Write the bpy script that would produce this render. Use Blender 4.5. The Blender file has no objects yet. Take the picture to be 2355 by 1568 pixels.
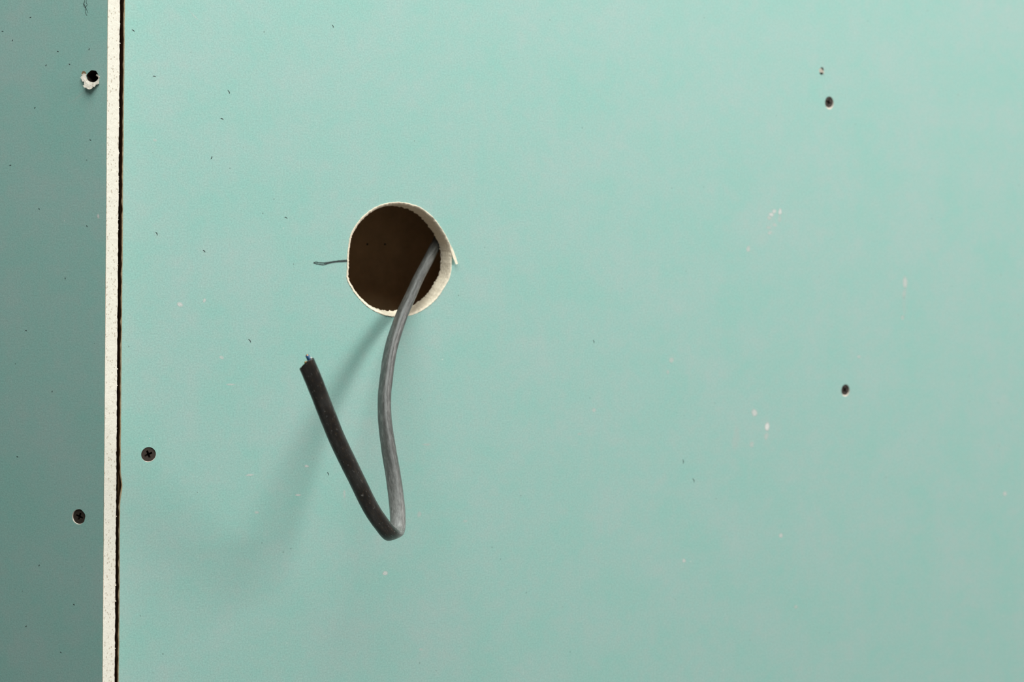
import bpy, bmesh, math, random
from mathutils import Vector, Matrix, noise

random.seed(7)
scene = bpy.context.scene
C = scene.collection

# ---------------------------------------------------------------- camera, light, exposure
W, H = 2355.0, 1568.0
LENS, SENSOR = 50.0, 36.0
FPX = W * LENS / SENSOR
CAM = Vector((0.0, 0.0, 1.35))
ROLL = 0.0078
cam_d = bpy.data.cameras.new('camera')
cam_d.lens = LENS; cam_d.sensor_width = SENSOR; cam_d.sensor_fit = 'HORIZONTAL'
cam_d.clip_start = 0.02; cam_d.clip_end = 30
cam_d.dof.use_dof = True
cam_d.dof.focus_distance = 0.845
cam_d.dof.aperture_fstop = 8.0
cam = bpy.data.objects.new('camera', cam_d); C.objects.link(cam)
CAM_R = Matrix.Rotation(math.pi / 2, 3, 'X') @ Matrix.Rotation(ROLL, 3, 'Z')
cam.matrix_world = Matrix.Translation(CAM) @ CAM_R.to_4x4()
scene.camera = cam

world = bpy.data.worlds.new('world'); scene.world = world
world.use_nodes = True
bg = world.node_tree.nodes['Background']
bg.inputs['Color'].default_value = (0.90, 0.98, 0.97, 1)
bg.inputs['Strength'].default_value = 0.10

TH = math.radians(27.0)      # right wall recedes to the right
PH = math.radians(18.0)      # left wall recedes to the left
nR = Vector((math.sin(TH), -math.cos(TH), 0)); tR = Vector((math.cos(TH), math.sin(TH), 0))
UP = Vector((0, 0, 1))

def area_light(name, loc, target, sx, sy, power, col):
    d = bpy.data.lights.new(name, 'AREA'); d.shape = 'RECTANGLE'; d.size = sx; d.size_y = sy
    d.energy = power; d.color = col
    o = bpy.data.objects.new(name, d); C.objects.link(o)
    o.location = loc
    o.rotation_euler = (Vector(target) - Vector(loc)).to_track_quat('-Z', 'Y').to_euler()
    return o

HOLE_W = Vector((-0.072, 0.92, 1.402))
Ldir = (nR * 0.70 + (tR * 0.93 + UP * 0.36) * 0.71).normalized()
area_light('window_daylight', HOLE_W + Ldir * 4.0, HOLE_W, 1.30, 1.60, 122.0, (1.0, 0.98, 0.95))
area_light('overhead_fill', (-0.02, 0.15, 2.55), (-0.02, 0.6, 1.3), 1.3, 1.0, 25.0, (0.94, 1.0, 0.965))  # added soft light from above, for fill and the top-to-bottom falloff

scene.view_settings.view_transform = 'Standard'
scene.view_settings.look = 'None'
scene.view_settings.gamma = 1.0
scene.view_settings.exposure = -0.04
scene.view_settings.use_curve_mapping = False

# ---------------------------------------------------------------- geometry of the place
Z0 = 0.958                                        # distance of the right wall straight ahead
def ray(px, py):
    return (CAM_R @ Vector(((px - W / 2) / FPX, -(py - H / 2) / FPX, -1.0)))
def hit(px, py, p0, n):
    r = ray(px, py)
    return CAM + r * ((p0 - CAM).dot(n) / r.dot(n))
PR0 = Vector((0, Z0, 1.35))
def onR(px, py, d=0.0):                           # point d metres in front of the right wall
    return hit(px, py, PR0 + nR * d, nR)

T = 0.0125                                        # plasterboard thickness
ZC = 0.8271                                       # distance of the left board's front corner
cornerL = CAM + ray(241.5, 784) * ZC
nL = Vector((-math.sin(PH), -math.cos(PH), 0))
# local frames: +X along the wall to the right, -Y out of the face, +Z up, origin on the floor
ML = Matrix.Translation((cornerL.x, cornerL.y, 0)) @ Matrix.Rotation(-PH, 4, 'Z')
oR = onR(280, 784)
MR = Matrix.Translation((oR.x, oR.y, 0)) @ Matrix.Rotation(TH, 4, 'Z')
MLi, MRi = ML.inverted(), MR.inverted()
def locR(px, py, d=0.0): return MRi @ onR(px, py, d)
def locL(px, py, d=0.0): return MLi @ hit(px, py, cornerL + nL * d, nL)

# ---------------------------------------------------------------- materials
def new_mat(name):
    m = bpy.data.materials.new(name); m.use_nodes = True
    nt = m.node_tree
    return m, nt, nt.nodes['Principled BSDF']
def N(nt, typ, **kw):
    n = nt.nodes.new(typ)
    for k, v in kw.items():
        if k in n.inputs: n.inputs[k].default_value = v
        else: setattr(n, k, v)
    return n
def lk(nt, a, b): nt.links.new(a, b)
def ramp(nt, fac, stops):
    r = nt.nodes.new('ShaderNodeValToRGB')
    e = r.color_ramp.elements
    while len(e) < len(stops): e.new(0.5)
    for i, (p, c) in enumerate(stops):
        e[i].position = p; e[i].color = (*c, 1)
    lk(nt, fac, r.inputs['Fac']); return r
def mix(nt, fac, a, b, mode='MIX'):
    m = nt.nodes.new('ShaderNodeMix'); m.data_type = 'RGBA'; m.blend_type = mode
    for s, v in ((0, fac), (6, a), (7, b)):
        if hasattr(v, 'links'): lk(nt, v, m.inputs[s])
        else: m.inputs[s].default_value = v if s == 0 else (*v, 1)
    return m.outputs[2]
def coords(nt, scale=(1, 1, 1), kind='Object'):
    tc = nt.nodes.new('ShaderNodeTexCoord'); mp = nt.nodes.new('ShaderNodeMapping')
    mp.inputs['Scale'].default_value = scale
    lk(nt, tc.outputs[kind], mp.inputs['Vector']); return mp.outputs[0]
def bump(nt, bsdf, h, strength, dist):
    b = nt.nodes.new('ShaderNodeBump'); b.inputs['Strength'].default_value = strength
    b.inputs['Distance'].default_value = dist
    lk(nt, h, b.inputs['Height']); lk(nt, b.outputs[0], bsdf.inputs['Normal'])

def mat_green():
    m, nt, b = new_mat('green_moisture_board_paper')
    v = coords(nt)
    big = N(nt, 'ShaderNodeTexNoise', Scale=22.0, Detail=3.0, Roughness=0.6); lk(nt, v, big.inputs['Vector'])
    c1 = ramp(nt, big.outputs['Fac'], [(0.35, (0.294, 0.524, 0.464)), (0.66, (0.340, 0.520, 0.475))])
    fine = N(nt, 'ShaderNodeTexNoise', Scale=1000.0, Detail=4.0, Roughness=0.75); lk(nt, v, fine.inputs['Vector'])
    midn = N(nt, 'ShaderNodeTexNoise', Scale=130.0, Detail=4.0, Roughness=0.65); lk(nt, v, midn.inputs['Vector'])
    mm = ramp(nt, midn.outputs['Fac'], [(0.40, (0.97, 1.0, 1.0)), (0.64, (1.06, 0.99, 0.995))])
    f2 = ramp(nt, fine.outputs['Fac'], [(0.25, (0.80, 0.80, 0.80)), (0.75, (1.17, 1.17, 1.17))])
    col = mix(nt, 1.0, c1.outputs[0], f2.outputs[0], 'MULTIPLY')
    col = mix(nt, 1.0, col, mm.outputs[0], 'MULTIPLY')
    # dark fibres in the recycled paper
    vs = coords(nt, (1, 1, 0.75))
    vo = N(nt, 'ShaderNodeTexVoronoi', Scale=150.0); lk(nt, vs, vo.inputs['Vector'])
    sep = nt.nodes.new('ShaderNodeSeparateColor'); lk(nt, vo.outputs['Color'], sep.inputs[0])
    pick = N(nt, 'ShaderNodeMath', operation='GREATER_THAN'); lk(nt, sep.outputs[0], pick.inputs[0]); pick.inputs[1].default_value = 0.62
    size = N(nt, 'ShaderNodeMath', operation='MULTIPLY'); lk(nt, sep.outputs[1], size.inputs[0]); size.inputs[1].default_value = 0.055
    near = N(nt, 'ShaderNodeMath', operation='LESS_THAN'); lk(nt, vo.outputs['Distance'], near.inputs[0]); lk(nt, size.outputs[0], near.inputs[1])
    a = N(nt, 'ShaderNodeMath', operation='MULTIPLY'); lk(nt, pick.outputs[0], a.inputs[0]); lk(nt, near.outputs[0], a.inputs[1])
    a2 = N(nt, 'ShaderNodeMath', operation='MULTIPLY'); lk(nt, a.outputs[0], a2.inputs[0]); a2.inputs[1].default_value = 0.6
    col = mix(nt, a2.outputs[0], col, (0.09, 0.13, 0.11))
    # pale specks
    vo2 = N(nt, 'ShaderNodeTexVoronoi', Scale=62.0); lk(nt, v, vo2.inputs['Vector'])
    sep2 = nt.nodes.new('ShaderNodeSeparateColor'); lk(nt, vo2.outputs['Color'], sep2.inputs[0])
    pick2 = N(nt, 'ShaderNodeMath', operation='GREATER_THAN'); lk(nt, sep2.outputs[2], pick2.inputs[0]); pick2.inputs[1].default_value = 0.86
    near2 = N(nt, 'ShaderNodeMath', operation='LESS_THAN'); lk(nt, vo2.outputs['Distance'], near2.inputs[0]); near2.inputs[1].default_value = 0.024
    b2 = N(nt, 'ShaderNodeMath', operation='MULTIPLY'); lk(nt, pick2.outputs[0], b2.inputs[0]); lk(nt, near2.outputs[0], b2.inputs[1])
    b3 = N(nt, 'ShaderNodeMath', operation='MULTIPLY'); lk(nt, b2.outputs[0], b3.inputs[0]); b3.inputs[1].default_value = 0.55
    col = mix(nt, b3.outputs[0], col, (0.75, 0.76, 0.70))
    lk(nt, col, b.inputs['Base Color'])
    b.inputs['Roughness'].default_value = 0.6
    b.inputs['Specular IOR Level'].default_value = 0.22
    bump(nt, b, fine.outputs['Fac'], 0.35, 0.0002)
    return m

def mat_gypsum(name='gypsum', base=(0.88, 0.82, 0.72), dark=(0.56, 0.47, 0.37), pits=True):
    m, nt, b = new_mat(name)
    v = coords(nt)
    n1 = N(nt, 'ShaderNodeTexNoise', Scale=900.0, Detail=5.0, Roughness=0.7); lk(nt, v, n1.inputs['Vector'])
    r = ramp(nt, n1.outputs['Fac'], [(0.30, tuple(0.5 * (x + y) for x, y in zip(base, dark))), (0.46, base), (0.8, tuple(min(1, x * 1.05) for x in base))])
    vo = N(nt, 'ShaderNodeTexVoronoi', Scale=560.0); lk(nt, v, vo.inputs['Vector'])
    sep = nt.nodes.new('ShaderNodeSeparateColor'); lk(nt, vo.outputs['Color'], sep.inputs[0])
    th = N(nt, 'ShaderNodeMath', operation='MULTIPLY'); lk(nt, sep.outputs[0], th.inputs[0]); th.inputs[1].default_value = 0.32
    pit = N(nt, 'ShaderNodeMath', operation='LESS_THAN'); lk(nt, vo.outputs['Distance'], pit.inputs[0]); lk(nt, th.outputs[0], pit.inputs[1])
    pf = N(nt, 'ShaderNodeMath', operation='MULTIPLY'); lk(nt, pit.outputs[0], pf.inputs[0]); pf.inputs[1].default_value = 0.8 if pits else 0.2
    col = mix(nt, pf.outputs[0], r.outputs[0], dark)
    lk(nt, col, b.inputs['Base Color'])
    b.inputs['Roughness'].default_value = 0.9
    b.inputs['Specular IOR Level'].default_value = 0.2
    h = N(nt, 'ShaderNodeMath', operation='SUBTRACT'); lk(nt, n1.outputs['Fac'], h.inputs[0]); lk(nt, pf.outputs[0], h.inputs[1])
    bump(nt, b, h.outputs[0], 0.9, 0.0004)
    return m

def mat_plain(name, col, rough=0.7, var=0.2, scale=300.0, spec=0.3, bmp=0.2):
    m, nt, b = new_mat(name)
    v = coords(nt)
    n1 = N(nt, 'ShaderNodeTexNoise', Scale=scale, Detail=4.0, Roughness=0.65); lk(nt, v, n1.inputs['Vector'])
    r = ramp(nt, n1.outputs['Fac'], [(0.3, tuple(x * (1 - var) for x in col)), (0.7, tuple(x * (1 + var) for x in col))])
    lk(nt, r.outputs[0], b.inputs['Base Color'])
    b.inputs['Roughness'].default_value = rough
    b.inputs['Specular IOR Level'].default_value = spec
    bump(nt, b, n1.outputs['Fac'], bmp, 0.0003)
    return m

def mat_decal(name, col, rough=0.8):
    """a rubbed-on mark: coverage comes from the 'cover' attribute broken up by noise"""
    m, nt, b = new_mat(name)
    b.inputs['Base Color'].default_value = (*col, 1); b.inputs['Roughness'].default_value = rough
    b.inputs['Specular IOR Level'].default_value = 0.2
    at = nt.nodes.new('ShaderNodeAttribute'); at.attribute_name = 'cover'
    v = coords(nt)
    n1 = N(nt, 'ShaderNodeTexNoise', Scale=1400.0, Detail=3.0, Roughness=0.6); lk(nt, v, n1.inputs['Vector'])
    r = ramp(nt, n1.outputs['Fac'], [(0.30, (0.6, 0.6, 0.6)), (0.55, (1, 1, 1))])
    mu = N(nt, 'ShaderNodeMath', operation='MULTIPLY'); lk(nt, at.outputs['Fac'], mu.inputs[0]); lk(nt, r.outputs[0], mu.inputs[1])
    lk(nt, mu.outputs[0], b.inputs['Alpha'])
    return m

def mat_sheath():
    m, nt, b = new_mat('grey_cable_sheath')
    v = coords(nt, (1, 1, 1), 'UV')                   # u round the cable, v along it, both in metres
    mp = nt.nodes.new('ShaderNodeMapping'); mp.inputs['Scale'].default_value = (750, 110, 1); lk(nt, v, mp.inputs['Vector'])
    st = N(nt, 'ShaderNodeTexNoise', Scale=1.0, Detail=4.0, Roughness=0.65); lk(nt, mp.outputs[0], st.inputs['Vector'])
    c1 = ramp(nt, st.outputs['Fac'], [(0.3, (0.04, 0.039, 0.036)), (0.52, (0.078, 0.077, 0.072)), (0.70, (0.17, 0.167, 0.16))])
    mp2 = nt.nodes.new('ShaderNodeMapping'); mp2.inputs['Scale'].default_value = (1000, 330, 1); lk(nt, v, mp2.inputs['Vector'])
    sc = N(nt, 'ShaderNodeTexNoise', Scale=1.0, Detail=2.0, Roughness=0.5); lk(nt, mp2.outputs[0], sc.inputs['Vector'])
    sr = ramp(nt, sc.outputs['Fac'], [(0.63, (0, 0, 0)), (0.76, (1, 1, 1))])
    col = c1.outputs[0]
    at = nt.nodes.new('ShaderNodeAttribute'); at.attribute_name = 'dust'
    mp3 = nt.nodes.new('ShaderNodeMapping'); mp3.inputs['Scale'].default_value = (1300, 240, 1); lk(nt, v, mp3.inputs['Vector'])
    dn = N(nt, 'ShaderNodeTexNoise', Scale=1.0, Detail=4.0, Roughness=0.7); lk(nt, mp3.outputs[0], dn.inputs['Vector'])
    dr = ramp(nt, dn.outputs['Fac'], [(0.34, (0.15, 0.15, 0.15)), (0.68, (1, 1, 1))])
    df = N(nt, 'ShaderNodeMath', operation='MULTIPLY'); lk(nt, at.outputs['Fac'], df.inputs[0]); lk(nt, dr.outputs[0], df.inputs[1])
    col = mix(nt, df.outputs[0], col, (0.30, 0.30, 0.285))
    # shade of the return length painted into the colour, with brown dirt flecks
    ag = nt.nodes.new('ShaderNodeAttribute'); ag.attribute_name = 'shade_grime'
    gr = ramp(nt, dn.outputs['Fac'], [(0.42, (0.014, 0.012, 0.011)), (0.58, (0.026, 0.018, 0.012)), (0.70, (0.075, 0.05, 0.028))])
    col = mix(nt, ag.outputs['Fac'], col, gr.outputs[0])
    col = mix(nt, sr.outputs[0], col, (0.20, 0.195, 0.185))
    lk(nt, col, b.inputs['Base Color'])
    b.inputs['Roughness'].default_value = 0.36
    b.inputs['Specular IOR Level'].default_value = 0.5
    bump(nt, b, st.outputs['Fac'], 0.35, 0.0003)
    return m

M_GREEN = mat_green()
M_GYP = mat_gypsum('gypsum_core')
M_RIM = mat_gypsum('gypsum_hole_wall', (0.93, 0.81, 0.64), (0.55, 0.43, 0.30), False)
M_TORN = mat_gypsum('torn_paper_and_gypsum', (0.68, 0.62, 0.54), (0.42, 0.34, 0.26), True)
M_TAN = mat_plain('brown_edge_paper', (0.27, 0.18, 0.10), 0.85, 0.35, 500.0)
M_LIP = mat_plain('torn_tan_paper', (0.58, 0.46, 0.30), 0.85, 0.3, 500.0)
M_BACK = mat_plain('brown_backing_paper', (0.62, 0.41, 0.21), 0.85, 0.12, 60.0)
M_WOOD = mat_plain('rough_timber', (0.22, 0.13, 0.07), 0.85, 0.35, 60.0)
M_SCREW = mat_plain('phosphated_screw_steel', (0.042, 0.030, 0.023), 0.6, 0.3, 2500.0, 0.25)
M_PENCIL = mat_decal('graphite', (0.05, 0.06, 0.06), 0.5)
M_SCUFF = mat_decal('pale_scuff', (0.74, 0.74, 0.71))
M_FIBRE = mat_plain('dark_paper_fibre', (0.03, 0.04, 0.04), 0.8)
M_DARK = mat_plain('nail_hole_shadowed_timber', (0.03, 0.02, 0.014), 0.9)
M_SHEATH = mat_sheath()
M_BLUE = mat_plain('blue_wire_insulation', (0.03, 0.12, 0.26), 0.4, 0.15, 900.0, 0.5)
M_BROWN = mat_plain('brown_wire_insulation', (0.12, 0.05, 0.025), 0.4, 0.15, 900.0, 0.5)
M_YELLOW = mat_plain('yellow_green_wire_insulation', (0.22, 0.26, 0.05), 0.4, 0.3, 900.0, 0.5)
M_FILL = mat_plain('white_inner_filler', (0.75, 0.72, 0.66), 0.7)
M_COPPER, _nt, _b = new_mat('copper')
_b.inputs['Base Color'].default_value = (0.75, 0.38, 0.20, 1); _b.inputs['Metallic'].default_value = 1.0; _b.inputs['Roughness'].default_value = 0.3
M_FLOOR = mat_plain('concrete_floor', (0.22, 0.21, 0.20), 0.9, 0.2, 12.0)

# ---------------------------------------------------------------- object helpers
def mesh_obj(name, verts, faces, mat, parent=None, smooth=False):
    me = bpy.data.meshes.new(name); me.from_pydata([tuple(v) for v in verts], [], faces); me.update()
    me.materials.append(mat)
    if smooth:
        for p in me.polygons: p.use_smooth = True
    o = bpy.data.objects.new(name, me); C.objects.link(o)
    if parent: o.parent = parent
    return o
def bm_obj(name, bm, mat, parent=None, smooth=False):
    me = bpy.data.meshes.new(name); bm.to_mesh(me); bm.free(); me.materials.append(mat)
    if smooth:
        for p in me.polygons: p.use_smooth = True
    o = bpy.data.objects.new(name, me); C.objects.link(o)
    if parent: o.parent = parent
    return o
def empty(name, mw):
    o = bpy.data.objects.new(name, None); C.objects.link(o); o.matrix_world = mw
    o.empty_display_size = 0.05
    return o
def tag(o, label, cat, group=None, kind=None):
    o['label'] = label; o['category'] = cat
    if group: o['group'] = group
    if kind: o['kind'] = kind
    return o
def box(name, x0, x1, y0, y1, z0, z1, mat, parent):
    v = [(x, y, z) for x in (x0, x1) for y in (y0, y1) for z in (z0, z1)]
    f = [(0, 1, 3, 2), (4, 6, 7, 5), (0, 4, 5, 1), (2, 3, 7, 6), (0, 2, 6, 4), (1, 5, 7, 3)]
    return mesh_obj(name, v, f, mat, parent)
def sheet(name, loops, y, mat, parent, flip=False):
    """a flat sheet in the local XZ plane at depth y: first loop is the outline, the rest are holes"""
    bm = bmesh.new(); edges = []
    for lp in loops:
        vs = [bm.verts.new((p[0], y, p[1])) for p in lp]
        edges += [bm.edges.new((vs[i], vs[(i + 1) % len(vs)])) for i in range(len(vs))]
    bmesh.ops.triangle_fill(bm, use_beauty=True, use_dissolve=False, edges=edges)
    want = Vector((0, 1 if flip else -1, 0))
    for f in bm.faces:
        f.normal_update()
        if f.normal.dot(want) < 0: f.normal_flip()
    return bm_obj(name, bm, mat, parent)
def loft(name, rings, mat, parent, closed=True, smooth=True):
    n = len(rings[0]); v = [p for r in rings for p in r]; f = []
    m = n if closed else n - 1
    for i in range(len(rings) - 1):
        for j in range(m):
            k = (j + 1) % n
            f.append((i * n + j, i * n + k, (i + 1) * n + k, (i + 1) * n + j))
    return mesh_obj(name, v, f, mat, parent, smooth)
def circle(cx, cz, r, n=40, jit=0.0, seed=0):
    return [(cx + (r * (1 + jit * noise.noise((math.cos(a) * 2 + seed, math.sin(a) * 2, 0)))) * math.cos(a),
             cz + (r * (1 + jit * noise.noise((math.cos(a) * 2 + seed, math.sin(a) * 2, 0)))) * math.sin(a))
            for a in (2 * math.pi * i / n for i in range(n))]

# ---------------------------------------------------------------- floor
fl = mesh_obj('floor', [(x, y, z) for x in (-2, 4.6) for y in (-2, 2.6) for z in (-0.1, 0)],
              [(0, 1, 3, 2), (4, 6, 7, 5), (0, 4, 5, 1), (2, 3, 7, 6), (0, 2, 6, 4), (1, 5, 7, 3)], M_FLOOR)
tag(fl, 'bare grey concrete floor below the boards', 'floor', kind='structure')

# ---------------------------------------------------------------- right wall
HT = 2.5
LR, LL = 1.25, 0.60
wr = empty('wall_right', MR)
tag(wr, 'light green moisture resistant plasterboard wall with a round cable hole', 'wall', kind='structure')

a0, a1 = locR(287.6, 0), locR(272.8, 1568)
slope = (a0.x - a1.x) / (a0.z - a1.z)
def edge_x(z): return a0.x + (z - a0.z) * slope

# outline of the cut hole
OUT = [(1080, 208), (1200, 224), (1300, 255), (1430, 345), (1540, 480), (1610, 600), (1648, 700), (1652, 850), (1630, 1000), (1560, 1130),
       (1480, 1240), (1400, 1310), (1260, 1390), (1180, 1412), (1080, 1420), (980, 1412), (870, 1375), (760, 1310), (660, 1210), (590, 1110),
       (545, 1010), (547, 920), (550, 830), (560, 680), (590, 540), (640, 450), (700, 375), (800, 290), (900, 240), (990, 215)]
op = [locR(680 + x / 4.611, 420 + y / 4.611) for x, y in OUT]
hcx = sum(p.x for p in op) / len(op); hcz = sum(p.z for p in op) / len(op)
pol = sorted((math.atan2(p.z - hcz, p.x - hcx), math.hypot(p.x - hcx, p.z - hcz)) for p in op)
def hole_r(a):
    n = len(pol)
    a = (a + math.pi) % (2 * math.pi) - math.pi
    for i in range(n):
        a1_, r1 = pol[i]; a2_, r2 = pol[(i + 1) % n]
        if i == n - 1: a2_ += 2 * math.pi
        aa = a if a >= pol[0][0] else a + 2 * math.pi
        if a1_ <= aa <= a2_:
            t = (aa - a1_) / (a2_ - a1_)
            r0 = pol[i - 1][1]; r3 = pol[(i + 2) % n][1]
            return 0.5 * ((2 * r1) + (-r0 + r2) * t + (2 * r0 - 5 * r1 + 4 * r2 - r3) * t * t + (-r0 + 3 * r1 - 3 * r2 + r3) * t ** 3)
    return pol[0][1]
NA = 320
ANG = [2 * math.pi * i / NA - math.pi for i in range(NA)]
def rad_noise(a, f, s): return noise.noise((math.cos(a) * f, math.sin(a) * f, s))
R0 = [hole_r(a) + 0.00018 * rad_noise(a, 26, 1.3) + 0.00012 * rad_noise(a, 60, 5.3) for a in ANG]
front_loop = [(hcx + r * math.cos(a), hcz + r * math.sin(a)) for a, r in zip(ANG, R0)]

scrR = {'near': locR(341.7, 1044.5), 'top': locR(1907.3, 234.5), 'low': locR(1944.5, 896)}
ppl = locR(1889, 163.5)                                    # half-closed screw hole
dim = {'near': (0.00445, 0.00435, 0.0005), 'top': (0.0042, 0.0040, 0.0010), 'low': (0.0041, 0.0039, 0.0010)}
dloops = {}
for i, (k, p) in enumerate(scrR.items()):
    rx, rz, oz = {'near': (0.00437, 0.00445, -0.00012), 'top': (0.0042, 0.0049, -0.0007), 'low': (0.0041, 0.0047, -0.0006)}[k]
    dloops[k] = [(p.x + (x - p.x) * rx, p.z + oz + (z - p.z) * rz) for x, z in circle(p.x, p.z, 1.0, 44, 0.03, i * 3.1)]
ploop = [(ppl.x + x, ppl.z + z) for x, z in ((-0.0019, 0.0006), (-0.0012, 0.0022), (0.0003, 0.0031), (0.0016, 0.0028), (0.0023, 0.0010), (0.0022, -0.0008), (0.0012, -0.0020), (-0.0002, -0.0031), (-0.0012, -0.0022), (-0.0020, -0.0008))]
NE = 420
zs = [HT * i / NE for i in range(NE + 1)]
def ej(z): return 0.00012 * noise.noise((z * 140, 2.2, 0)) + 0.00025 * noise.noise((z * 26, 7.7, 0)) + 0.0011 * math.exp(-((z - onR(279, 1118).z) / 0.006) ** 2)
zs = sorted(set(zs + [1.05 + 0.6 * i / 500 for i in range(501)]))
left_pts = [(edge_x(z) + ej(z), z) for z in zs]
outer = [(LR, HT), (LR, 0)] + left_pts[:]
face = sheet('green_paper_facing', [outer, front_loop] + list(dloops.values()) + [ploop], 0.0, M_GREEN, wr)

# folded paper edge of the board, running back into the joint
def edge_rings(spec):
    return [[(x + off + js * 0.0004 * noise.noise((z * 210, dep * 900, 3.0)), dep, z) for x, z in left_pts] for off, dep, js in spec]
loft('paper_lip', edge_rings(((0.0, -0.00002, 0.0), (-0.0002, 0.0002, 0.4), (-0.0005, 0.0008, 1.0), (-0.0004, 0.0013, 1.6))), M_LIP, wr, closed=False)
loft('paper_edge', edge_rings(((-0.0004, 0.0013, 1.6), (0.0001, 0.0028, 1.0), (0.0006, 0.006, 0.8), (0.0008, T, 0.5))), M_TAN, wr, closed=False)

# gypsum visible in the hole: raised burr, chamfer, sawn wall, ragged back edge
rings = []
def hring(dr, dep, sx=0.0, sz=0.0, namp=0.0, nf=20, ns=0.0, dnoise=0.0):
    out = []
    for a, r in zip(ANG, R0):
        rr = r + dr + namp * rad_noise(a, nf, ns)
        out.append((hcx + sx + rr * math.cos(a), dep + dnoise * rad_noise(a, 30, ns + 9), hcz + sz + rr * math.sin(a)))
    return out
rings.append(hring(0.00030, 0.00003))
rings.append(hring(0.00012, -0.00035, namp=0.00025, nf=40, ns=1, dnoise=0.0005))
rings.append(hring(-0.00030, -0.00020, namp=0.0005, nf=40, ns=2, dnoise=0.0004))
rings.append(hring(-0.00110, 0.00060, namp=0.0008, nf=34, ns=3))
for i in range(1, 15):
    t = i / 14.0
    rings.append(hring(-0.0012 - 0.0013 * t + 0.00036 * math.sin(i * 2.4), 0.0006 + (T - 0.0006) * t, 0.0, 0.0014 * t, 0.00025 + 0.0009 * max(0, t - 0.7) * 4, 16 + 14 * t, 4 + i * 0.15))
loft('hole_wall', rings, M_RIM, wr)
back_loop = [(p[0], p[2]) for p in rings[-1]]
sheet('backing_paper', [[(LR, HT), (LR, 0), (edge_x(0) + 0.001, 0), (edge_x(HT) + 0.001, HT)], back_loop], T, M_BACK, wr, flip=True)

# lifted sliver of paper at the right of the hole
def px_poly(pts, f):
    return [f(*p) for p in pts]
fl_px = [(1630, 640, .0003), (1655, 680, .0006), (1672, 715, .0009), (1700, 790, .0017), (1721, 858, .0023), (1700, 868, .0023), (1672, 800, .0017), (1652, 740, .0009), (1640, 700, .0004)]
top = [MRi @ onR(680 + x / 4.611, 420 + y / 4.611, d) for x, y, d in fl_px]
bot = [p + Vector((0, 0.0003, 0)) for p in top]
n = len(top)
mesh_obj('torn_paper_sliver', top + bot, [tuple(range(n)), tuple(range(2 * n - 1, n - 1, -1))] + [(i, i + n, (i + 1) % n + n, (i + 1) % n) for i in range(n)], M_RIM, wr)

# dimples round the screws
def dimple(wall, p, d, loop, mat):
    r0, r1, dep = d
    n = len(loop)
    r_0 = [(x, 0.0, z) for x, z in loop]
    r_a = [(p.x + (x - p.x) * 1.04, -0.00004, p.z + (z - p.z) * 1.04) for x, z in loop]
    r_b = [(p.x + r1 * math.cos(2 * math.pi * i / n), dep, p.z + r1 * math.sin(2 * math.pi * i / n)) for i in range(n)]
    r_c = [(p.x + (x - p.x) * 0.55, dep + 0.004, p.z + (z - p.z) * 0.55) for x, _, z in r_b]
    loft('screw_dimple', [r_0, r_b, r_c], mat, wall)
for k in scrR: dimple(wr, scrR[k], dim[k], dloops[k], M_TORN)

# plugged screw hole
pw = [(x, 0.0, z) for x, z in ploop]; pb = [(ppl.x + (x - ppl.x) * .8, 0.003, ppl.z + (z - ppl.z) * .8) for x, z in ploop]
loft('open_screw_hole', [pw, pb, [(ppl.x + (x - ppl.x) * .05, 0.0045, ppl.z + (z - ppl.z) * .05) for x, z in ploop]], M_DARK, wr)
pts = [(-0.0024, 0.0, 0.0010), (-0.0010, -0.0009, 0.0020), (0.0002, -0.0010, 0.0010), (0.0015, -0.0006, 0.0004), (0.0026, -0.0002, -0.0012), (0.0012, -0.0010, -0.0018), (0.0002, -0.0012, -0.0009), (-0.0012, -0.0006, -0.0013), (-0.0020, 0.0001, -0.0006)]
pv = [(ppl.x + a, b, ppl.z + c) for a, b, c in pts]
pv2 = [(x, y + 0.0014, z) for x, y, z in pv]
n = len(pv)
mesh_obj('torn_paper', pv + pv2, [tuple(range(n)), tuple(range(2 * n - 1, n - 1, -1))] + [(i, i + n, (i + 1) % n + n, (i + 1) % n) for i in range(n)], M_TORN, wr)

# cavity behind the board
D_CAV = 0.075
bp = box('cavity_back_board', -0.04, LR, D_CAV, D_CAV + T, 0, HT, M_BACK, wr)
box('stud', LR - 0.05, LR, T + 0.0005, D_CAV - 0.0005, 0.05, HT - 0.05, M_WOOD, wr)
box('stud', 0.012, 0.052, T + 0.0005, D_CAV - 0.0005, 0.05, HT - 0.05, M_WOOD, wr)
box('plate', 0.002, LR, T + 0.0005, D_CAV - 0.0005, 0.0, 0.05, M_WOOD, wr)
box('plate', 0.002, LR, T + 0.0005, D_CAV - 0.0005, HT - 0.05, HT, M_WOOD, wr)
for px in (844.5, 885):
    q = MRi @ onR(px, 561.5, -D_CAV)
    lp = circle(q.x, q.z, 0.0007, 12, 0.2, px)
    loft('nail_hole', [[(x, D_CAV - 0.0002, z) for x, z in lp], [(q.x, D_CAV - 0.0001, q.z)] * 12], M_DARK, wr)

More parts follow.
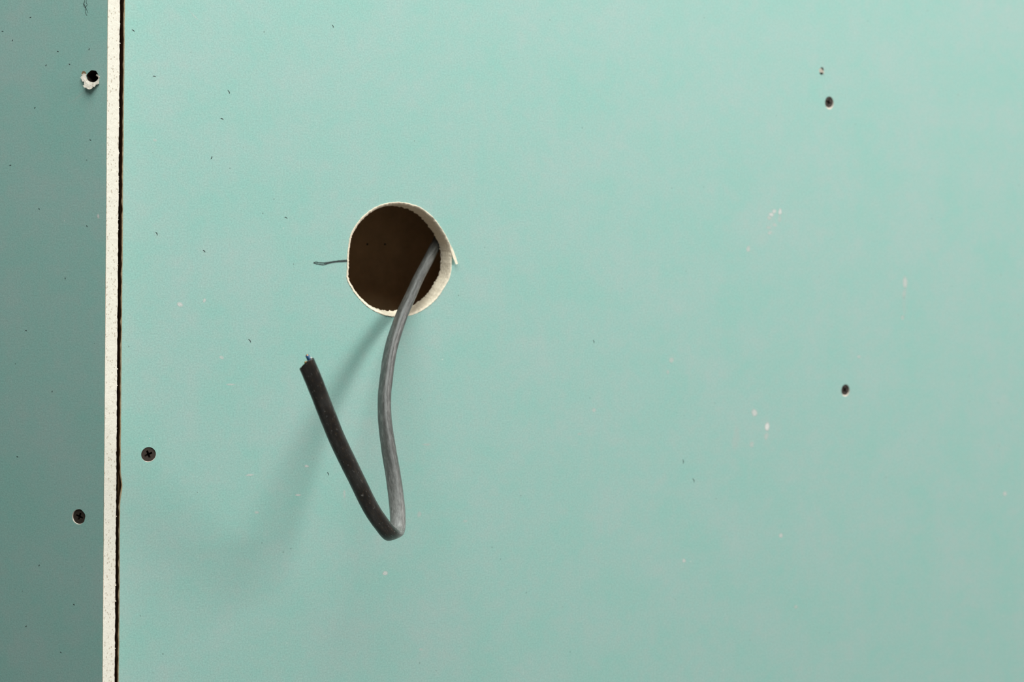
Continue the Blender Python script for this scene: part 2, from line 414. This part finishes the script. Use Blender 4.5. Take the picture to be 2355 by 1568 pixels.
# ---------------------------------------------------------------- left wall
wl = empty('wall_left', ML)
tag(wl, 'darker green plasterboard wall turning away at the corner, its white cut edge showing', 'wall', kind='structure')
PT = 0.00035
scrL = locL(181, 1188)
torn = locL(213, 176)
ldl = circle(scrL.x, scrL.z, 0.00445, 44, 0.05, 4.0)
tl = [(torn.x + (x - torn.x) * 1.08, z) for x, z in circle(torn.x, torn.z, 0.0037, 56, 0.10, 8.0)]
zl = sorted(set([HT * i / 300 for i in range(301)] + [1.05 + 0.6 * i / 700 for i in range(701)]))
def fe(z): return 0.00006 * noise.noise((z * 180, 0.2, 4)) + 0.00010 * noise.noise((z * 22, 0.9, 4))
sheet('green_paper_facing', [[(-LL, HT), (-LL, 0)] + [(fe(z), z) for z in zl], ldl, tl], 0.0, M_GREEN, wl)
loft('paper_cut_line', [[(fe(z), 0.0, z) for z in zl], [(fe(z) - 0.00003, PT, z) for z in zl]], M_TAN, wl, closed=False, smooth=False)
rings = []
for k in range(9):
    t = k / 8.0
    y = PT + (T - PT) * t
    amp = 0.00016 + (0.00010 if k in (8,) else 0)
    rings.append([(fe(z) - 0.00003 + (0.0 if k == 0 else amp * noise.noise((z * 420, y * 600, 1.0)) + 0.0001 * noise.noise((z * 90, y * 200, 8.0))), y + (0.0003 * noise.noise((z * 520, 3.0, 2.0)) if k == 8 else 0), z) for z in zl])
loft('gypsum_core', rings, M_GYP, wl, closed=False)
sheet('backing_paper', [[(-LL, HT), (-LL, 0), (-0.0002, 0), (-0.0002, HT)]], T - 0.0001, M_BACK, wl, flip=True)
dimple(wl, scrL, (0.00445, 0.0043, 0.0006), ldl, M_TORN)

# torn hole: bore, then the flap of ripped paper and gypsum pushed out below it
br = [[(torn.x + (x - torn.x) * s, d, torn.z + (z - torn.z) * s) for x, z in tl] for s, d in ((1.0, 0.0), (0.97, 0.0006), (0.92, 0.004), (0.8, 0.011), (0.02, 0.012))]
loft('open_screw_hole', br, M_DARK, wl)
def zp(x, y, d): return MLi @ hit(130 + x / 11.2, 120 + y / 11.2, cornerL + nL * d, nL)
inner = [(770, 560, .0), (750, 610, .0002), (760, 660, .0003), (780, 700, .0003), (800, 735, .0003), (850, 765, .0003), (910, 785, .0003), (965, 785, .0003), (1010, 760, .0002), (1050, 730, .0001), (1085, 690, .0), (1085, 660, .0), (1060, 625, 0), (1020, 600, 0)]
mid = [(700, 545, .0003), (690, 600, .0006), (690, 655, .0010), (720, 705, .0012), (750, 750, .0013), (790, 810, .0014), (860, 840, .0015), (930, 835, .0014), (990, 810, .0010), (1040, 770, .0006), (1085, 710, .0003), (1095, 650, .0002), (1075, 600, .0002), (1030, 560, .0001)]
outr = [(650, 570, .0004), (655, 610, .0007), (610, 650, .0015), (655, 735, .0018), (722, 775, .0016), (672, 855, .0022), (700, 900, .0024), (768, 880, .0020), (775, 935, .0026), (830, 952, .0028), (900, 905, .0022), (960, 855, .0016), (1055, 820, .0012), (1098, 660, .0003)]
outr = [(650, 570, .0003), (655, 610, .0006), (605, 655, .0014), (660, 740, .0017), (722, 790, .0015), (672, 860, .0022), (745, 908, .0024), (768, 940, .0026), (830, 952, .0028), (900, 905, .0022), (1000, 845, .0014), (1060, 820, .0010), (1098, 700, .0003), (1095, 620, .0002)]
inner, mid = inner[:len(outr)], mid[:len(outr)]
def densify(lst, k=4, jit=14, seed=0):
    rnd = random.Random(seed); o = []
    for i in range(len(lst) - 1):
        for j in range(k):
            t = j / k
            p = [lst[i][q] + (lst[i + 1][q] - lst[i][q]) * t for q in range(3)]
            if j: p[0] += rnd.uniform(-jit, jit); p[1] += rnd.uniform(-jit, jit)
            o.append(p)
    o.append(list(lst[-1])); return o
ri, rm, ro = (densify(inner, 4, 5, 1), densify(mid, 4, 8, 2), densify(outr, 4, 22, 3))
for r in (ri, rm): 
    for p in r: p[0] += (930 - p[0]) * (0.06 if r is ri else 0.0); p[1] += (630 - p[1]) * (0.06 if r is ri else 0.0)
topr = [[zp(*p) for p in r] for r in (ri, rm, ro)]
und = [[p + Vector((0, 0.0004, 0)) for p in r] for r in (topr[2], topr[1], topr[0])]
loft('torn_paper', topr + und, M_TORN, wl, closed=False, smooth=False)
# shallow brown dent beside it
dl = [zp(x, y, 0.00006) for x, y in ((640, 560), (660, 500), (710, 480), (760, 520), (770, 580), (740, 640), (690, 650), (650, 610))]
mesh_obj('bared_paper_patch', dl, [tuple(range(len(dl)))], M_TAN, wl)

# cavity behind the left board
CX = -0.004
box('cavity_back_board', -LL, 0.035, D_CAV, D_CAV + T, 0, HT, M_BACK, wl)
box('stud', -0.050, -0.012, T + 0.0005, D_CAV - 0.0005, 0.05, HT - 0.05, M_WOOD, wl)
box('stud', -LL, -LL + 0.05, T + 0.0005, D_CAV - 0.0005, 0.05, HT - 0.05, M_WOOD, wl)
box('plate', -LL, -0.012, T + 0.0005, D_CAV - 0.0005, 0.0, 0.05, M_WOOD, wl)
box('plate', -LL, -0.012, T + 0.0005, D_CAV - 0.0005, HT - 0.05, HT, M_WOOD, wl)

# crumbs of gypsum clinging to the back arris of the cut edge
for i in range(26):
    py = random.uniform(20, 1540)
    z = 1.35 - (py - 784) / FPX * 0.84
    r = random.uniform(0.00018, 0.00042)
    c = Vector((0.0001, T - 0.0001 + random.uniform(0, 0.0003), z))
    bm = bmesh.new(); bmesh.ops.create_icosphere(bm, subdivisions=1, radius=r)
    for v in bm.verts: v.co = v.co * random.uniform(0.7, 1.3) + c
    bm_obj('gypsum_crumb', bm, M_GYP, wl)

# ---------------------------------------------------------------- marks on the paper
def ribbon(name, pts, widths, mat, parent, lift=0.00005, cover=None):
    """pts: local points lying in the face; a thin drawn line"""
    P = [Vector((p.x, -lift, p.z)) for p in pts]
    v, f = [], []
    for i, p in enumerate(P):
        t = (P[min(i + 1, len(P) - 1)] - P[max(i - 1, 0)]).normalized()
        s = Vector((-t.z, 0, t.x)) * widths[i] * 0.5
        v += [p - s, p, p + s]
    for i in range(len(P) - 1):
        a = 3 * i
        f += [(a, a + 1, a + 4, a + 3), (a + 1, a + 2, a + 5, a + 4)]
    o = mesh_obj(name, v, f, mat, parent)
    at = o.data.attributes.new('cover', 'FLOAT', 'POINT')
    cv = cover or [1.0] * len(P)
    at.data.foreach_set('value', [x for c in cv for x in (c * 0.35, c, c * 0.35)])
    return o
def smooth_px(pts, k=6):
    o = []
    for i in range(len(pts) - 1):
        p0, p1, p2, p3 = pts[max(i - 1, 0)], pts[i], pts[i + 1], pts[min(i + 2, len(pts) - 1)]
        for j in range(k):
            t = j / k
            o.append(tuple(0.5 * ((2 * p1[q]) + (-p0[q] + p2[q]) * t + (2 * p0[q] - 5 * p1[q] + 4 * p2[q] - p3[q]) * t * t + (-p0[q] + 3 * p1[q] - 3 * p2[q] + p3[q]) * t ** 3) for q in range(2)))
    o.append(pts[-1]); return o
def pencil(strokes, f, wall, w):
    for k, st in enumerate(strokes):
        s = smooth_px(st)
        ribbon('pencil_mark', [f(*p) for p in s], [w * (0.8 + 0.4 * noise.noise((i * 0.4, k, 0))) for i in range(len(s))], M_PENCIL, wall, 0.00005 + 0.00001 * k,
               [0.85 + 0.3 * noise.noise((i * 0.5, k, 3)) for i in range(len(s))])
zr = lambda x, y: (680 + x / 4.611, 420 + y / 4.611)
pencil([[zr(190, 850), zr(215, 842), zr(250, 848), zr(320, 850), zr(400, 838), zr(470, 828), zr(548, 822)],
        [zr(190, 850), zr(225, 862), zr(290, 872), zr(330, 862), zr(380, 842), zr(470, 838), zr(548, 836)],
        [zr(300, 856), zr(390, 846), zr(460, 832), zr(540, 830)]], locR, wr, 0.0011)
ribbon('pencil_smudge', [locR(*p) for p in (zr(190, 852), zr(280, 860), zr(380, 846), zr(460, 833), zr(546, 829))], [.001, .0022, .002, .0018, .002], M_PENCIL, wr, 0.00003, [.1, .3, .3, .28, .35])
zt = lambda x, y: (180 + x / 13.07, y / 13.07)
pencil([[zt(190, -40), zt(188, 60), zt(160, 130), zt(172, 185), zt(215, 245), zt(212, 320), zt(228, 410), zt(262, 465)],
        [zt(245, -40), zt(240, 70), zt(270, 140), zt(240, 190), zt(205, 235)],
        [zt(160, 110), zt(200, 170), zt(225, 215), zt(250, 290), zt(280, 345), zt(292, 385)],
        [zt(190, 40), zt(175, 100), zt(190, 160), zt(235, 225)]], locL, wl, 0.0005)

def scuff(px, py, w, h, ang, strength, f, wall, seed=0, mat=None, name='scuff_mark'):
    """soft rubbed patch w x h pixels across"""
    ca, sa = math.cos(ang), math.sin(ang)
    n = 14; v = [f(px, py)]; cov = [strength]
    for k, (rr, cc) in enumerate(((0.5, strength), (1.0, 0.0))):
        for i in range(n):
            a = 2 * math.pi * i / n
            q = rr * (1 + 0.3 * noise.noise((math.cos(a) * 1.5 + seed, math.sin(a) * 1.5, seed * 0.7)))
            x, y = 0.62 * w * q * math.cos(a), 0.62 * h * q * math.sin(a)
            v.append(f(px + x * ca - y * sa, py + x * sa + y * ca)); cov.append(cc)
    v = [Vector((p.x, -0.00004, p.z)) for p in v]
    fc = [(0, 1 + (i + 1) % n, 1 + i) for i in range(n)] + [(1 + i, 1 + (i + 1) % n, 1 + n + (i + 1) % n, 1 + n + i) for i in range(n)]
    o = mesh_obj(name, v, fc, mat or M_SCUFF, wall)
    o.data.attributes.new('cover', 'FLOAT', 'POINT').data.foreach_set('value', cov)
    return o
SC = [(1781, 486, 9, 9, .6, .6), (1774, 493, 10, 8, .4, .65), (1769, 501, 8, 8, 0, .4), (1794, 487, 7, 15, .05, .65), (1793, 503, 7, 16, .05, .25), (1782, 517, 9, 7, .5, .4),
      (1768, 523, 9, 6, 0, .3), (1770, 535, 10, 7, -.6, .4), (1721, 572, 8, 13, 0, .45), (2081, 650, 9, 28, 0, .5), (2079, 676, 8, 22, .1, .3), (2076, 730, 7, 12, 0, .35),
      (2079, 705, 7, 40, 0, .12), (1735, 949, 11, 16, -.3, .6), (1764, 981, 10, 18, .1, .85), (1762, 1003, 9, 16, .2, .35), (1729, 1022, 9, 12, 0, .35), (1692, 1010, 16, 50, .1, .15),
      (414, 700, 12, 10, .3, .6), (470, 691, 6, 9, .4, .5), (1544, 828, 10, 12, .3, .4), (1536, 855, 7, 9, 0, .3), (1975, 820, 8, 7, 0, .4), (1366, 943, 8, 8, 0, .4),
      (1796, 1231, 8, 10, .2, .55), (1573, 1289, 7, 8, 0, .55), (886, 1318, 11, 9, 0, .6), (2311, 1135, 8, 10, 0, .5), (1830, 1395, 7, 8, 0, .35), (510, 822, 10, 8, .4, .45),
      (530, 884, 18, 4, 0, .4), (705, 1072, 9, 5, 0, .6), (574, 1092, 16, 5, -.1, .45), (686, 1138, 12, 4, 0, .55), (590, 1178, 9, 6, 0, .35), (792, 1135, 5, 18, 0, .3),
      (226, 497, 5, 9, 0, .7), (981, 1022, 18, 5, 0, .25), (964, 1182, 8, 14, .5, .3), (1332, 998, 8, 6, 0, .25), (968, 1493, 8, 6, 0, .3), (356, 322, 9, 6, .2, .3), (1070, 1198, 9, 6, 0, .25)]
for i, s in enumerate(SC):
    if s[0] < 240: scuff(s[0], s[1], s[2] * 1.15, s[3] * 1.1, s[4], min(1, s[5] * 1.3), locL, wl, i)
    else: scuff(s[0], s[1], s[2] * 1.15, s[3] * 1.1, s[4], min(1, s[5] * 1.3), locR, wr, i)
ribbon('scratch', [locR(*p) for p in ((431, 20), (440, 30), (449, 39), (456, 46))], [.0002, .0004, .0005, .0002], M_SCUFF, wr, cover=[.2, .4, .8, .5])
for k, (x0, y0, x1, y1, c) in enumerate(((196, 208, 165, 238, .22), (190, 212, 158, 240, .18), (199, 215, 172, 236, .2), (186, 218, 165, 235, .2))):
    ribbon('scratch', [locL(x0 + (x1 - x0) * t, y0 + (y1 - y0) * t) for t in (0, .3, .6, 1)], [.0003, .0006, .0006, .0002], M_SCUFF, wl, 0.00004, [c, c, c, .05])
# single dark fibres bedded in the paper
FB = [(527, 211, 5, 1.1), (470, 577, 4, .8), (575, 783, 5, 1.0), (1366, 785, 4, 1.3), (487, 363, 4, 2.0), (361, 537, 5, 1.1), (511, 273, 4, .4), (307, 70, 4, .7), (755, 1089, 4, 1.2), (766, 60, 4, 1.2),
      (658, 500, 4, .5), (355, 175, 4, .2), (1596, 1104, 5, 1.2), (1572, 1061, 5, 1.5)]
for i, (x, y, l, a) in enumerate(FB):
    ribbon('paper_fibre', [locR(x + l * t * math.cos(a + t * .3), y + l * t * math.sin(a + t * .3)) for t in (-1, -.4, .3, 1)], [.0002, .0005, .0005, .0002], M_FIBRE, wr)
FBL = [(6, 72), (29, 93), (133, 118), (205, 113), (208, 322), (106, 150), (160, 148), (80, 248), (200, 520), (70, 40), (90, 480), (24, 380), (150, 640), (60, 760), (120, 900), (40, 1050), (90, 1300), (170, 1390), (60, 1440), (140, 1500)]
for i, (x, y) in enumerate(FBL):
    a = i * 1.7
    ribbon('paper_fibre', [locL(x + 2.2 * t * math.cos(a), y + 2.2 * t * math.sin(a)) for t in (-1, -.4, .3, 1)], [.0002, .0005, .0005, .0002], M_FIBRE, wl)

# ---------------------------------------------------------------- drywall screws
def screw(mw, p, depth, cross, label, rad=0.00425, tilt=(0, 0)):
    base = mw @ Matrix.Translation((p.x, depth, p.z)) @ Matrix.Rotation(tilt[0], 4, 'X') @ Matrix.Rotation(tilt[1], 4, 'Z') @ Matrix.Rotation(cross, 4, 'Y')
    e = empty('drywall_screw', base)
    tag(e, label, 'screw', 'drywall screws')
    # head face with a real cross recess, cut as an outline in the top
    n = 48
    ring = [(rad * math.cos(2 * math.pi * i / n), rad * math.sin(2 * math.pi * i / n)) for i in range(n)]
    a, w = 0.0024, 0.00058
    cr = []
    for q in range(4):
        c, s = math.cos(q * math.pi / 2), math.sin(q * math.pi / 2)
        for x, z in ((a, -w), (a, w), (w * 1.15, w * 1.15)):
            cr.append((x * c - z * s, x * s + z * c))
    sheet('screw_head', [ring, cr], 0.0, M_SCREW, e)
    head_side = [[(x * s, d, z * s) for x, z in ring] for s, d in ((1.0, 0.0), (1.0, 0.0004), (0.75, 0.0016), (0.5, 0.004), (0.46, 0.006), (0.40, 0.030), (0.02, 0.035))]
    loft('screw_shank', head_side, M_SCREW, e)
    top = [(x, 0.0, z) for x, z in cr]
    bot = [(x * 0.8, 0.0030, z * 0.8) for x, z in cr]
    loft('cross_recess', [top, bot, [(0, 0.0034, 0)] * len(cr)], M_SCREW, e, smooth=False)
    return e
screw(MR, scrR['near'], 0.0005, math.radians(-22), 'dark cross-head screw in the light green board beside the corner joint')
screw(ML, scrL, 0.0007, math.radians(20), 'dark cross-head screw sunk in the shaded left board', 0.0043)
screw(MR, scrR['top'], 0.0009, 0.3, 'blurred dark screw near the top right below a tiny torn hole', 0.0042)
screw(MR, scrR['low'], 0.0009, 0.9, 'blurred dark screw halfway down the right side, alone on the board', 0.0041)

# ---------------------------------------------------------------- the cable
# (px, py, d in front of the right wall, hint for the broad side)
CP = [(1075, 430, -.052, (.3, -.9, .1)), (1035, 500, -.036, (.3, -.9, .1)), (1003, 562, -.0215, (.3, -.9, .1)), (983.6, 600, -.0135, (.3, -.9, .1)), (961.9, 641, -.0050, (.3, -.9, .1)), (942.4, 684, .0035, (.45, -.9, .1)),
      (925.0, 722, .0100, (.55, -.8, .1)), (904.6, 781, .0180, (.62, -.78, 0)), (894.8, 822.6, .0228, (.62, -.78, 0)), (889.2, 864, .0280, (.62, -.78, 0)), (884.5, 905, .0332, (.62, -.78, 0)),
      (884, 946, .0386, (.62, -.78, 0)), (887, 984, .0440, (.70, -.7, 0)), (894.6, 1037, .0515, (.8, -.55, 0)), (904.5, 1095, .0600, (.9, -.4, 0)), (912, 1152, .0680, (.95, -.2, .05)),
      (914.8, 1188, .0728, (.97, -.1, .1)), (914.5, 1212, .0762, (.95, 0, .2)), (911, 1226, .0795, (.93, 0, .3)), (903, 1231, .0845, (.92, 0, .35)), (891, 1222, .0895, (.9, 0, .42)), (878, 1205, .0925, (.9, 0, .45)),
      (862, 1183, .0955, (.89, 0, .46)), (844.7, 1153, .0995, (.89, 0, .46)), (821.7, 1105.3, .1060, (.89, 0, .46)), (797.8, 1056.5, .1130, (.89, 0, .46)), (773.8, 1006, .1205, (.89, 0, .46)),
      (750.2, 947, .1290, (.89, 0, .46)), (730.4, 896, .1365, (.89, 0, .46)), (716, 861, .1418, (.89, 0, .46)), (705.5, 837, .1452, (.89, 0, .46))]
pw = [onR(a, b, d * 0.88) for a, b, d, _ in CP]
hw = [Vector(h).normalized() for *_, h in CP]
dense, dh = [], []
for i in range(len(pw) - 1):
    p0, p1, p2, p3 = pw[max(i - 1, 0)], pw[i], pw[i + 1], pw[min(i + 2, len(pw) - 1)]
    k = max(3, int((p2 - p1).length / 0.0010))
    for j in range(k):
        t = j / k
        dense.append(0.5 * ((2 * p1) + (p2 - p0) * t + (2 * p0 - 5 * p1 + 4 * p2 - p3) * t * t + (3 * p1 - p0 - 3 * p2 + p3) * t ** 3))
        dh.append(hw[i].lerp(hw[i + 1], t))
dense.append(pw[-1]); dh.append(hw[-1])
for _ in range(5):
    dense = [dense[0]] + [(dense[i - 1] + 2 * dense[i] + dense[i + 1]) / 4 for i in range(1, len(dense) - 1)] + [dense[-1]]
base = onR(925, 722, 0.0)
cab = empty('electric_cable', Matrix.Translation(base))
tag(cab, 'grey flat electric cable hanging out of the round hole, bent back up, cut end dark', 'cable')
NS = 36
A_, B_ = 0.0047, 0.0034
verts, faces, uvs, dust, shade_grime = [], [], [], [], []
s = 0.0
frames = []
L_tot = sum((dense[i + 1] - dense[i]).length for i in range(len(dense) - 1))
bend_i = min(range(len(dense)), key=lambda i: dense[i].z)
sl = [0.0]
for i in range(1, len(dense)): sl.append(sl[-1] + (dense[i] - dense[i - 1]).length)
s_bend = sl[bend_i]
sgn = lambda x: 1 if x >= 0 else -1
for i, p in enumerate(dense):
    t = (dense[min(i + 1, len(dense) - 1)] - dense[max(i - 1, 0)]).normalized()
    w = (dh[i] - t * dh[i].dot(t)).normalized()
    v = t.cross(w).normalized()
    frames.append((p, t, w, v)); front = 1 if v.dot(CAM - p) > 0 else -1
    db = abs(sl[i] - s_bend)
    pinch = math.exp(-(db / 0.006) ** 2)
    a, b = A_ * (1 + 0.06 * pinch), B_ * (1 - 0.22 * pinch)
    end = (L_tot - sl[i])
    for j in range(NS):
        th = 2 * math.pi * j / NS
        cx, cy = math.cos(th), math.sin(th)
        x = a * sgn(cx) * abs(cx) ** (2 / 2.5); y = b * sgn(cy) * abs(cy) ** (2 / 2.5)
        nn = 1 + 0.018 * noise.noise((cx * 1.5, cy * 1.5, sl[i] * 150)) + 0.008 * noise.noise((cx * 5, cy * 5, sl[i] * 500))
        q = p + (w * x + v * y) * nn
        if end < 0.010:                       # oblique cut
            q = q + t * (x * 0.42 + y * front * 0.95 - 0.0007 * noise.noise((cx * 2, cy * 2, 4))) * (1 - end / 0.010)
        verts.append(q - base)
        uvs.append((th * 0.004, sl[i]))
        dd = max(0.0, math.exp(-((sl[i] - s_bend + 0.006) / 0.026) ** 2)) if sl[i] < s_bend + 0.002 else math.exp(-((sl[i] - s_bend) / 0.003) ** 2)
        dust.append(min(1.0, 0.15 + 0.9 * dd) if sl[i] < s_bend + .004 else 0.1)
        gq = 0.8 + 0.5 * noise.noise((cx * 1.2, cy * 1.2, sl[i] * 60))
        shade_grime.append(max(0.0, min(0.95, gq)) * min(1, max(0, (sl[i] - s_bend - 0.002) / 0.006)))
for i in range(len(dense) - 1):
    for j in range(NS):
        k = (j + 1) % NS
        faces.append((i * NS + j, i * NS + k, (i + 1) * NS + k, (i + 1) * NS + j))
# hollow end: sheath wall turned inwards
last = (len(dense) - 1) * NS
p, t, w, v = frames[-1]
cen = sum((verts[last + j] for j in range(NS)), Vector()) / NS
for lvl, (sc_, back) in enumerate(((0.80, 0.0), (0.78, 0.003))):
    for j in range(NS):
        verts.append(cen + (verts[last + j] - cen) * sc_ - t * back); uvs.append((0, sl[-1])); dust.append(0); shade_grime.append(0.0)
    o0 = last if lvl == 0 else last + NS * lvl
    for j in range(NS):
        k = (j + 1) % NS
        faces.append((last + NS * lvl + j, last + NS * lvl + k, last + NS * (lvl + 1) + k, last + NS * (lvl + 1) + j))
faces.append(tuple(range(NS - 1, -1, -1)))
sh = mesh_obj('sheath', verts, faces, M_SHEATH, cab, True)
uvl = sh.data.uv_layers.new(name='UVMap')
for lp in sh.data.loops: uvl.data[lp.index].uv = uvs[lp.vertex_index]
# keep the seam from smearing backwards round the cable
for poly in sh.data.polygons:
    us = [uvl.data[l].uv[0] for l in poly.loop_indices]
    if max(us) - min(us) > 0.012:
        for l in poly.loop_indices:
            if uvl.data[l].uv[0] < 0.006: uvl.data[l].uv[0] += 2 * math.pi * 0.004
sh.data.attributes.new('dust', 'FLOAT', 'POINT').data.foreach_set('value', dust)
sh.data.attributes.new('shade_grime', 'FLOAT', 'POINT').data.foreach_set('value', shade_grime)

def rod(name, p0, p1, r, mat, parent, n=16):
    t = (p1 - p0).normalized(); u = t.orthogonal().normalized(); v2 = t.cross(u)
    r_ = [[c + (u * math.cos(2 * math.pi * i / n) + v2 * math.sin(2 * math.pi * i / n)) * rr for i in range(n)] for c, rr in ((p0, r), (p1 - t * r * .15, r), (p1, r * .85), (p1, r * .02))]
    return loft(name, r_, mat, parent)
E = frames[-1][0] - base
for off, ext, m_, lab in ((0.0021, 0.0042, M_BLUE, 'blue wire end standing proud of the sheath'), (0.0, 0.0014, M_YELLOW, 'yellow-green wire end'), (-0.0022, 0.0004, M_BROWN, 'brown wire end')):
    c = E + w * off + t * (off * 0.42)
    o = rod('wire', c - t * 0.008, c + t * ext, 0.00108, m_, cab); o['label'] = lab
    rod('copper_conductor', c + t * (ext - 0.001), c + t * (ext + 0.0004), 0.0006, M_COPPER, o)
c = E + w * 0.0022 + t * 0.001
rod('filler_strand', c + w * 0.0010 - t * .004, c + t * 0.0022 + w * 0.0012 + v * -0.0003, 0.0005, M_FILL, cab)
rod('filler_strand', c - w * 0.0006 + v * 0.0008 - t * .004, c + t * 0.0036 - w * 0.0008 + v * .0008, 0.0005, M_FILL, cab)
